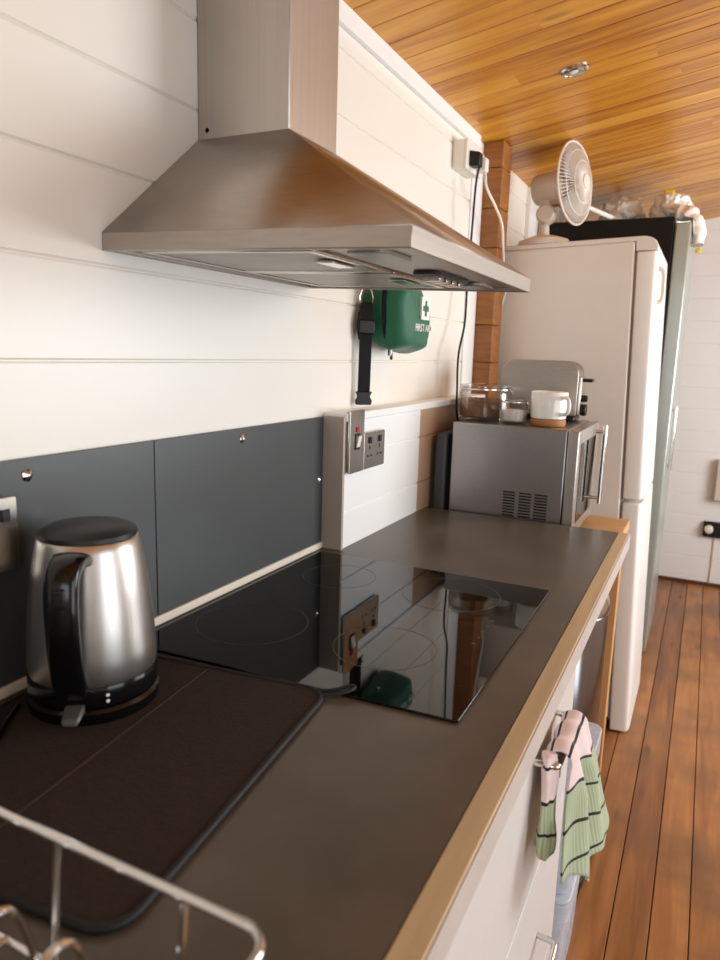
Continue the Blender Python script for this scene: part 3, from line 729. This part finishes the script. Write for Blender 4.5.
# toaster, long side to the worktop
tz0 = thing('toaster', 'brushed steel toaster with rounded corners behind the jars', 'toaster', (.322, 1.556, ZT))
def toaster_prof(w, z0, z1, r):
    p = [(-w, z0+.004), (-w+.004, z0), (w-.004, z0), (w, z0+.004)]
    for k in range(9):
        t = PI/2*k/8; p.append((w-r+r*math.cos(t), z1-r+r*math.sin(t)))
    for k in range(9):
        t = PI/2+PI/2*k/8; p.append((-w+r+r*math.cos(t), z1-r+r*math.sin(t)))
    return p
MB().prism([(x, -.062, z) for x, z in toaster_prof(.122, .018, .192, .042)], (0, .124, 0)).build('casing', 'toaster', tz0, bevel=.006, seg=3)
MB().prism([(x, -.064, z) for x, z in toaster_prof(.124, .021, .194, .044)], (0, .005, 0)).build('trim_band', 'steel', tz0, bevel=.002)
MB().box(-.118, .118, -.058, .058, .003, .0178).build('base', 'black_plastic', tz0, bevel=.003)
mb = MB()
for y in (-.028, .016): mb.box(-.085, .085, y, y+.014, .1915, .1926)
mb.build('slots', 'black_plastic', tz0)
MB().box(.1222, .132, -.045, .045, .022, .145).build('end_panel', 'steel_sat', tz0, bevel=.003)
lv = MB().box(.132, .162, -.02, .02, .128, .139).build('lever', 'black_plastic', tz0, bevel=.003)
for z, r in ((.075, .011), (.038, .019)):
    MB().lathe([(r, 0), (r, .014), (r*.85, .017), (0, .017)], (.132, -.01, z), 20, 'x').build('knob', 'black_plastic', tz0)
for x in (-.1, .1):
    for y in (-.045, .045): MB().lathe([(.009, .0003), (.009, .0032)], (x, y, 0), 12).build('foot', 'rubber', tz0)

# ================================================================== UNDER THE WORKTOP
bn = thing('waste_bin', 'tall stainless steel bin in the gap under the worktop', 'bin', (.520, 1.03, 0))
MB().lathe([(.128, 0.0), (.13, .004), (.13, .03), (.127, .032)], n=48).build('base', 'black_plastic', bn)
MB().lathe([(.127, .0325), (.1275, .04), (.1275, .80), (.125, .805)], n=56).build('body', 'bin', bn)
MB().lathe([(.13, .806), (.13, .83), (.118, .86), (.07, .882), (0, .888)], n=48).build('lid', 'chrome', bn)
def crate(z, w, label):
    t = thing('storage_crate', label, 'crate', (.545, .705, z), group='clear crates under the worktop')
    h = .285; a, b_ = w, .125
    o_ = [(x, y) for x, y in rrect(-a, a, -b_, b_, .025)]
    mb = MB(); n = len(o_); rows = []
    for s, zz in ((.90, .002), (.93, .02), (1.0, h-.05), (1.0, h-.046), (1.04, h-.045), (1.04, h), (1.015, h), (.975, h-.05), (.90, .02), (.88, .006)):
        rows.append([mb.bm.verts.new((x*s, y*s, zz)) for x, y in o_])
    for k in range(len(rows)-1):
        for i in range(n): mb.bm.faces.new((rows[k][i], rows[k][(i+1) % n], rows[k+1][(i+1) % n], rows[k+1][i]))
    mb.bm.faces.new(rows[0][::-1]); mb.bm.faces.new(rows[-1])
    mb.build('tub', 'crate', t)
    MB().prism([(x*1.045, y*1.045, h+.0005) for x, y in o_], (0, 0, .010)).build('lid', 'crate', t, bevel=.003)
crate(0.0, .118, 'translucent plastic crate on the floor below another crate')
crate(.296, .128, 'translucent plastic crate stacked on top behind the tea towel')

# ================================================================== TEA TOWEL over the drawer handle
tt = MB(); nu, nv = 64, 64
uvl = tt.bm.loops.layers.uv.new('UVMap'); G = []; UV = {}
hz0, hx0 = .862, .679
def sm(a, b, x): t = min(1, max(0, (x-a)/(b-a))); return t*t*(3-2*t)
for i in range(nu+1):
    s = i/nu; col = []
    big = 1                           # near the camera a short tucked bunch, then the long drop
    lf = .240-.055*(1-sm(0, .5, s))-.045*sm(.66, 1, s)+.003*math.sin(s*9)
    lb_ = .12
    for j in range(nv+1):
        t = -lb_+(lf+lb_)*j/nv                      # cloth length from the top of the handle, back negative
        y = .170+.130*s
        r = .0105+.006*math.sin(s*PI*2.2+.4)**2+.006*big
        if abs(t) < r*PI/2:
            th = t/r; x = hx0+r*math.sin(th); z = hz0+r*math.cos(th)
        elif t > 0:
            d = t-r*PI/2
            flare = d*(.05+.15*(.3+.7*sm(0, .6, s)))
            fold = (.010*math.sin(s*11-1.2)+.003*math.sin(s*27+d*14))*min(1, d/.06)
            val = -.005*math.exp(-((s-.55)/.09)**2)*min(1, d/.03)
            tuck = -.9*max(0, d-.115)**1.5*(1-big)
            x = hx0+r+flare+fold+val+tuck; z = hz0-d*.975
            y += d*(s-.50)*.75+.006*math.sin(d*40+s*6)*min(1, d/.1)
            if x < .652: x = .652
        else:
            d = -t-r*PI/2
            x = max(hx0-r+.002*math.sin(s*17)*min(1, d/.04), .6505); z = hz0-d
            y += d*(s-.4)*.1
        v = tt.bm.verts.new((x, y, z)); UV[v] = (s*.3, abs(t)); col.append(v)
    G.append(col)
for i in range(nu):
    for j in range(nv):
        f = tt.bm.faces.new((G[i][j], G[i+1][j], G[i+1][j+1], G[i][j+1]))
        for l in f.loops: l[uvl].uv = UV[l.vert]
to = tag(tt.build('tea_towel', 'towel', smooth=180), 'green and pink tea towel with black stripes over the drawer handle', 'tea towel')
so = to.modifiers.new('solid', 'SOLIDIFY'); so.thickness = .003; so.offset = 0
# the gathered corner hanging at the near end of the handle
tt = MB(); uvl = tt.bm.loops.layers.uv.new('UVMap'); G = []; UV = {}
for j in range(41):
    t = j/40; z = .876-.150*t; row = []
    wx = .0095+.003*t+.002*math.sin(t*9); wy = .012+.010*sm(0, .5, t)+.003*math.sin(t*14)
    for k in range(36):
        a = 2*PI*k/36; w = 1+.16*math.sin(a*3+t*2.5)+.08*math.sin(a*7-t*4)
        v = tt.bm.verts.new((max(.6515, .6645+.006*math.sin(t*2)+wx*w*math.cos(a)), .160-.008*t+wy*w*math.sin(a), z+.006*math.sin(a*2)*(t > .9)-.006*math.sin(a*3)*(t > .95)))
        UV[v] = (k/36*.1, .150*t); row.append(v)
    G.append(row)
for j in range(40):
    for k in range(36):
        f = tt.bm.faces.new((G[j][k], G[j][(k+1) % 36], G[j+1][(k+1) % 36], G[j+1][k]))
        for l in f.loops: l[uvl].uv = UV[l.vert]
tt.bm.faces.new(G[0][::-1]); tt.bm.faces.new(G[-1])
tt.build('gathered_corner', 'towel', to, smooth=180)

# ================================================================== FRIDGE FREEZER
th = math.radians(-2.1)
fr = thing('fridge_freezer', 'tall white fridge freezer with the desk fan on top', 'fridge freezer', (0, 1.935, 0), (0, th, 0))
MB().box(.09, .598, 0, .55, .03, 1.850).build('body', 'fridge', fr, bevel=.006)
MB().box(.5985, .6065, .012, .538, .02, 1.815).build('seal', 'fridge_grey', fr)
for z0, z1 in ((-.016, .905), (.918, 1.815)):
    d = MB(); prof = [(.607, 0), (.655, 0), (.668, .005), (.677, .022), (.679, .06), (.679, .49), (.677, .528), (.668, .545), (.655, .55), (.607, .55)]
    d.prism([(x, y, z0) for x, y in prof], (0, 0, z1-z0)); dd = d.build('door', 'fridge', fr, bevel=.005)
    if z0 > .5:
        hm = MB(); hm.tube(smooth_path([(.676, .05, z1-.18), (.694, .05, z1-.165), (.697, .05, z1-.12), (.694, .05, z1-.07), (.676, .05, z1-.055)], 6), .008, 10); hm.build('handle', 'white_plastic', dd)
tc_ = MB(); tc_.prism([(.09, .003, 1.8505), (.602, .003, 1.8505), (.602, .003, 1.818), (.676, .003, 1.818), (.676, .003, 1.832), (.668, .003, 1.850), (.652, .003, 1.862), (.63, .003, 1.868), (.09, .003, 1.868)], (0, .544, 0)); tc_.build('top_cap', 'fridge', fr, bevel=.003)
for x in (.13, .62):
    for y in (.04, .51): MB().lathe([(.018, -x*math.sin(-th)), (.018, .0302)], (x, y, 0), 16).build('foot', 'black_plastic', fr)

# ================================================================== DESK FAN on the fridge
FZ = 1.8766
fx, fy = .185, 2.03
fn = thing('desk_fan', 'white desk fan turned to the room on top of the white fridge', 'fan', (fx, fy, FZ), (0, th, 0))
MB().lathe([(.098, 0), (.102, .006), (.094, .022), (.055, .036), (.026, .042)], n=40).build('base', 'fan_plastic', fn)
MB().tube([(0, 0, .035), (0, 0, .10), (.002, 0, .17)], [.022, .018, .02], 20).build('neck', 'fan_plastic', fn)
MB().lathe([(.03, -.03), (.036, -.02), (.036, .02), (.03, .03)], (.012, -.02, .115), 24, 'y').build('tilt_joint', 'fan_plastic', fn, bevel=.003)
hub = Vector((.110, 0, .222)); nd = Vector((.968, -.25, .02)).normalized()
e1 = nd.cross(Vector((0, 0, 1))).normalized(); e2 = e1.cross(nd)
def disc_pt(r, a, d): return hub+nd*d+(e1*math.cos(a)+e2*math.sin(a))*r
mh = MB(); rows = []
for r, d in ((.0, -.165), (.036, -.164), (.054, -.155), (.059, -.138), (.059, -.055), (.050, -.035), (.02, -.033)):
    rows.append([mh.bm.verts.new(disc_pt(max(r, .001), 2*PI*k/28, d)) for k in range(28)])
for k in range(len(rows)-1):
    for i in range(28): mh.bm.faces.new((rows[k][i], rows[k][(i+1) % 28], rows[k+1][(i+1) % 28], rows[k+1][i]))
mh.bm.faces.new(rows[0][::-1]); mh.bm.faces.new(rows[-1])
mo = mh.build('motor_housing', 'fan_plastic', fn)
MB().lathe([(.006, 0), (.006, .022), (.004, .025)], tuple(hub-nd*.085+Vector((0, 0, .048))), 12).build('oscillation_knob', 'fan_plastic', mo)
R_ = .147
for nm_, dmax, sgn in (('front_guard', .042, 1), ('rear_guard', .030, -1)):
    g = MB()
    for k in range(64):
        a = 2*PI*k/64
        path = [disc_pt(r, a, sgn*dmax*(1-(r/R_)**2.2)+.0) for r in (.028, .07, .105, .13, R_)]
        g.tube(path, .0014, 5)
    for r in (.028, .075, .115): g.tube([disc_pt(r, 2*PI*k/48, sgn*dmax*(1-(r/R_)**2.2)) for k in range(48)], .0016, 5, closed=True)
    if sgn > 0: g.tube([disc_pt(R_, 2*PI*k/60, 0) for k in range(60)], .0045, 8, closed=True)
    gd = g.build(nm_, 'fan_plastic', fn)
    if sgn > 0:
        b = MB(); rows = [[b.bm.verts.new(disc_pt(r, 2*PI*k/24, d)) for k in range(24)] for r, d in ((.028, .041), (.026, .047), (.001, .049))]
        for k in range(2):
            for i in range(24): b.bm.faces.new((rows[k][i], rows[k][(i+1) % 24], rows[k+1][(i+1) % 24], rows[k+1][i]))
        b.build('guard_badge', 'fan_plastic', gd)
for k in range(3):
    b = MB(); rows = []
    for i in range(9):
        a = 2*PI*k/3+i/8*1.35
        rows.append([disc_pt(.022+(.126-.022)*q/6*(.8+.2*math.sin(PI*(i+1)/10)), a, .012-.024*i/8) for q in range(7)])
    vs = [[b.bm.verts.new(p) for p in r] for r in rows]
    for i in range(8):
        for q in range(6): b.bm.faces.new((vs[i][q], vs[i+1][q], vs[i+1][q+1], vs[i][q+1]))
    bo = b.build('blade', 'fan_blade', fn); s_ = bo.modifiers.new('solid', 'SOLIDIFY'); s_.thickness = .002
# white rod lying on the tall fridge, its end reaching out beside the fan
tag(MB().tube([(.366, 2.83, 2.0975), (.335, 2.72, 2.0975), (.262, 2.42, 2.0975)], [.011, .011, .009], 12).build('rod', 'white_plastic'),
    'white rod lying on the black fridge with its end beside the fan', 'rod')

# ================================================================== TALL BLACK FRIDGE
bf = thing('tall_fridge', 'tall black-sided fridge with pale door behind the white one', 'fridge', (0, 2.7, 0))
MB().box(.03, .606, 0, .62, .02, 2.086).build('cabinet', 'dark_steel', bf, bevel=.004)
d = MB().box(.610, .676, .004, .616, .05, 2.06).build('door', 'pale_door', bf, bevel=.008, seg=3)
MB().tube([(.692, .07, .95), (.692, .07, 1.25)], .008, 10).build('handle', 'chrome', d)
for z in (.97, 1.23): MB().cyl((.676, .07, z), (.692, .07, z), .006, 10).build('handle_bracket', 'chrome', d)
for x in (.08, .58):
    for y in (.05, .57): MB().lathe([(.02, 0), (.02, .0202)], (x, y, 0), 14).build('foot', 'black_plastic', bf)
# plastic bags on top
for i, (c, sc_, seed, lab) in enumerate((((.345, 2.99), (.098, .115, .080), 3, 'crumpled white plastic bag behind the fan on the black fridge'),
                                        ((.57, 2.95), (.088, .12, .080), 8, 'crumpled white plastic bag with a yellow tag on the black fridge'))):
    t = thing('plastic_bag', lab, 'plastic bag', (c[0], c[1], 2.0865))
    b = MB(); b.blob((0, 0, .066), 1, sc_, .26, 2.2, seed, 5)
    for v in b.bm.verts:
        v.co += Vector((1, .4, .5))*.004*noise.noise(v.co*55)
        v.co.z = max(v.co.z, .0005)
    b.build('film', 'bag', t)
    if i == 1:
        MB().box(-.028, .012, -.085, -.06, .118, .148).build('tag', 'yellow', t, bevel=.004)
b = MB(); P = smooth_path([(.625, 2.82, 2.115), (.665, 2.80, 2.10), (.700, 2.78, 2.04), (.705, 2.77, 1.97)], 8)
b.tube(P, [.046-.022*i/(len(P)-1)+.004*math.sin(i*1.1) for i in range(len(P))], 16)
for v in b.bm.verts: v.co += Vector((1, 1, 1))*.006*noise.noise(v.co*40)
for v in b.bm.verts:
    if v.co.x < .678 and v.co.z < 2.0865: v.co.z = 2.0868
t = thing('plastic_bag', 'white plastic bag drooping over the door edge of the black fridge', 'plastic bag', (0, 0, 0)); b.build('film', 'bag', t)
MB().box(.700, .722, 2.752, 2.766, 1.935, 1.955).build('tag', 'yellow', t, bevel=.004)

# ================================================================== HIGH SOCKET AND PLUGS
sk = thing('wall_socket', 'white surface socket box high on the wall by the timber post', 'socket', (.0, 1.53, 2.09))
MB().box(.0005, .042, -.075, .075, -.043, .043).build('back_box', 'white_plastic', sk, bevel=.003)
MB().box(.0422, .05, -.077, .077, -.045, .045).build('face_plate', 'white_plastic', sk, bevel=.002)
for lab, y, m_, cabpath, nm_ in (
    ('black plug with a thin lead running down behind the microwave', 1.50, 'black_plastic', [(.078, 1.50, 2.055), (.070, 1.50, 2.0), (.062, 1.51, 1.86), (.050, 1.53, 1.68), (.058, 1.50, 1.56), (.066, 1.43, 1.46), (.070, 1.42, 1.36), (.074, 1.435, 1.24), (.064, 1.60, 1.20), (.0645, 1.64, 1.0)], 'plug'),
    ('white plug with a white lead curving past the timber post', 1.57, 'white_plastic', [(.078, 1.57, 2.055), (.082, 1.58, 2.01), (.092, 1.66, 1.965), (.098, 1.74, 1.915), (.090, 1.80, 1.85), (.083, 1.86, 1.76), (.082, 1.895, 1.70), (.07, 1.912, 1.66), (.03, 1.912, 1.5)], 'plug')):
    t = thing(nm_, lab, 'plug', (.05, y, 2.08))
    MB().hexa([(.0004, -.024, -.024), (.0004, .024, -.024), (.0004, .024, .024), (.0004, -.024, .024)], [(.034, -.017, -.024), (.034, .017, -.024), (.034, .017, .018), (.034, -.017, .018)]).build('plug_body', m_, t, bevel=.004)
    MB().tube(smooth_path([(p[0]-.05, p[1]-y, p[2]-2.08) for p in cabpath], 8), .0038 if m_[0] == 'b' else .0045, 10).build('lead', m_, t)

# ================================================================== DOWNLIGHT
dlx, dly = .376, 1.398
dl = thing('downlight', 'small chrome spotlight recessed in the pine ceiling', 'light', (dlx, dly, ceil_z(dlx)-.0003), (0, -ang, 0))
MB().lathe([(.041, 0), (.041, -.003), (.036, -.006), (.031, -.004), (.029, .0)], n=40, cap=False).build('bezel', 'chrome', dl)
MB().lathe([(.029, -.0005), (.0285, -.004), (.018, -.0015), (0, -.001)], n=36).build('lamp', 'chrome', dl)
MB().lathe([(.012, -.0045), (.010, -.007), (0, -.008)], n=24).build('bulb', 'lamp_glass', dl)

# ================================================================== FAR WALL
fs = thing('wall_socket', 'dark socket with a white plug low on the far wall', 'socket', (.945, YF-.001, .385))
MB().box(-.062, .075, -.03, 0, -.05, .05).build('back_box', 'black_plastic', fs, bevel=.003)
pg = tag(MB().lathe([(.026, -.03), (.026, -.058), (.018, -.064), (0, -.064)], (0, 0, 0), 24, 'y').build('plug', 'white_plastic'), 'round white plug in the dark socket on the far wall', 'plug'); pg.location = (.915, YF-.0015, .39)
tag(MB().tube([(.955, YF-.006, .334), (.955, YF-.006, .02)], .005, 8).build('cable', 'beige'), 'thin pale cable dropping from the low socket to the far floor', 'cable')
hb = thing('wall_heater', 'beige panel heater on the far wall above the dark socket', 'heater', (1.13, YF-.001, .71))
MB().box(-.21, .21, -.06, -.012, -.13, .14).build('casing', 'beige', hb, bevel=.008)
MB().box(-.15, .15, -.0118, 0, -.10, .10).build('bracket', 'beige', hb)
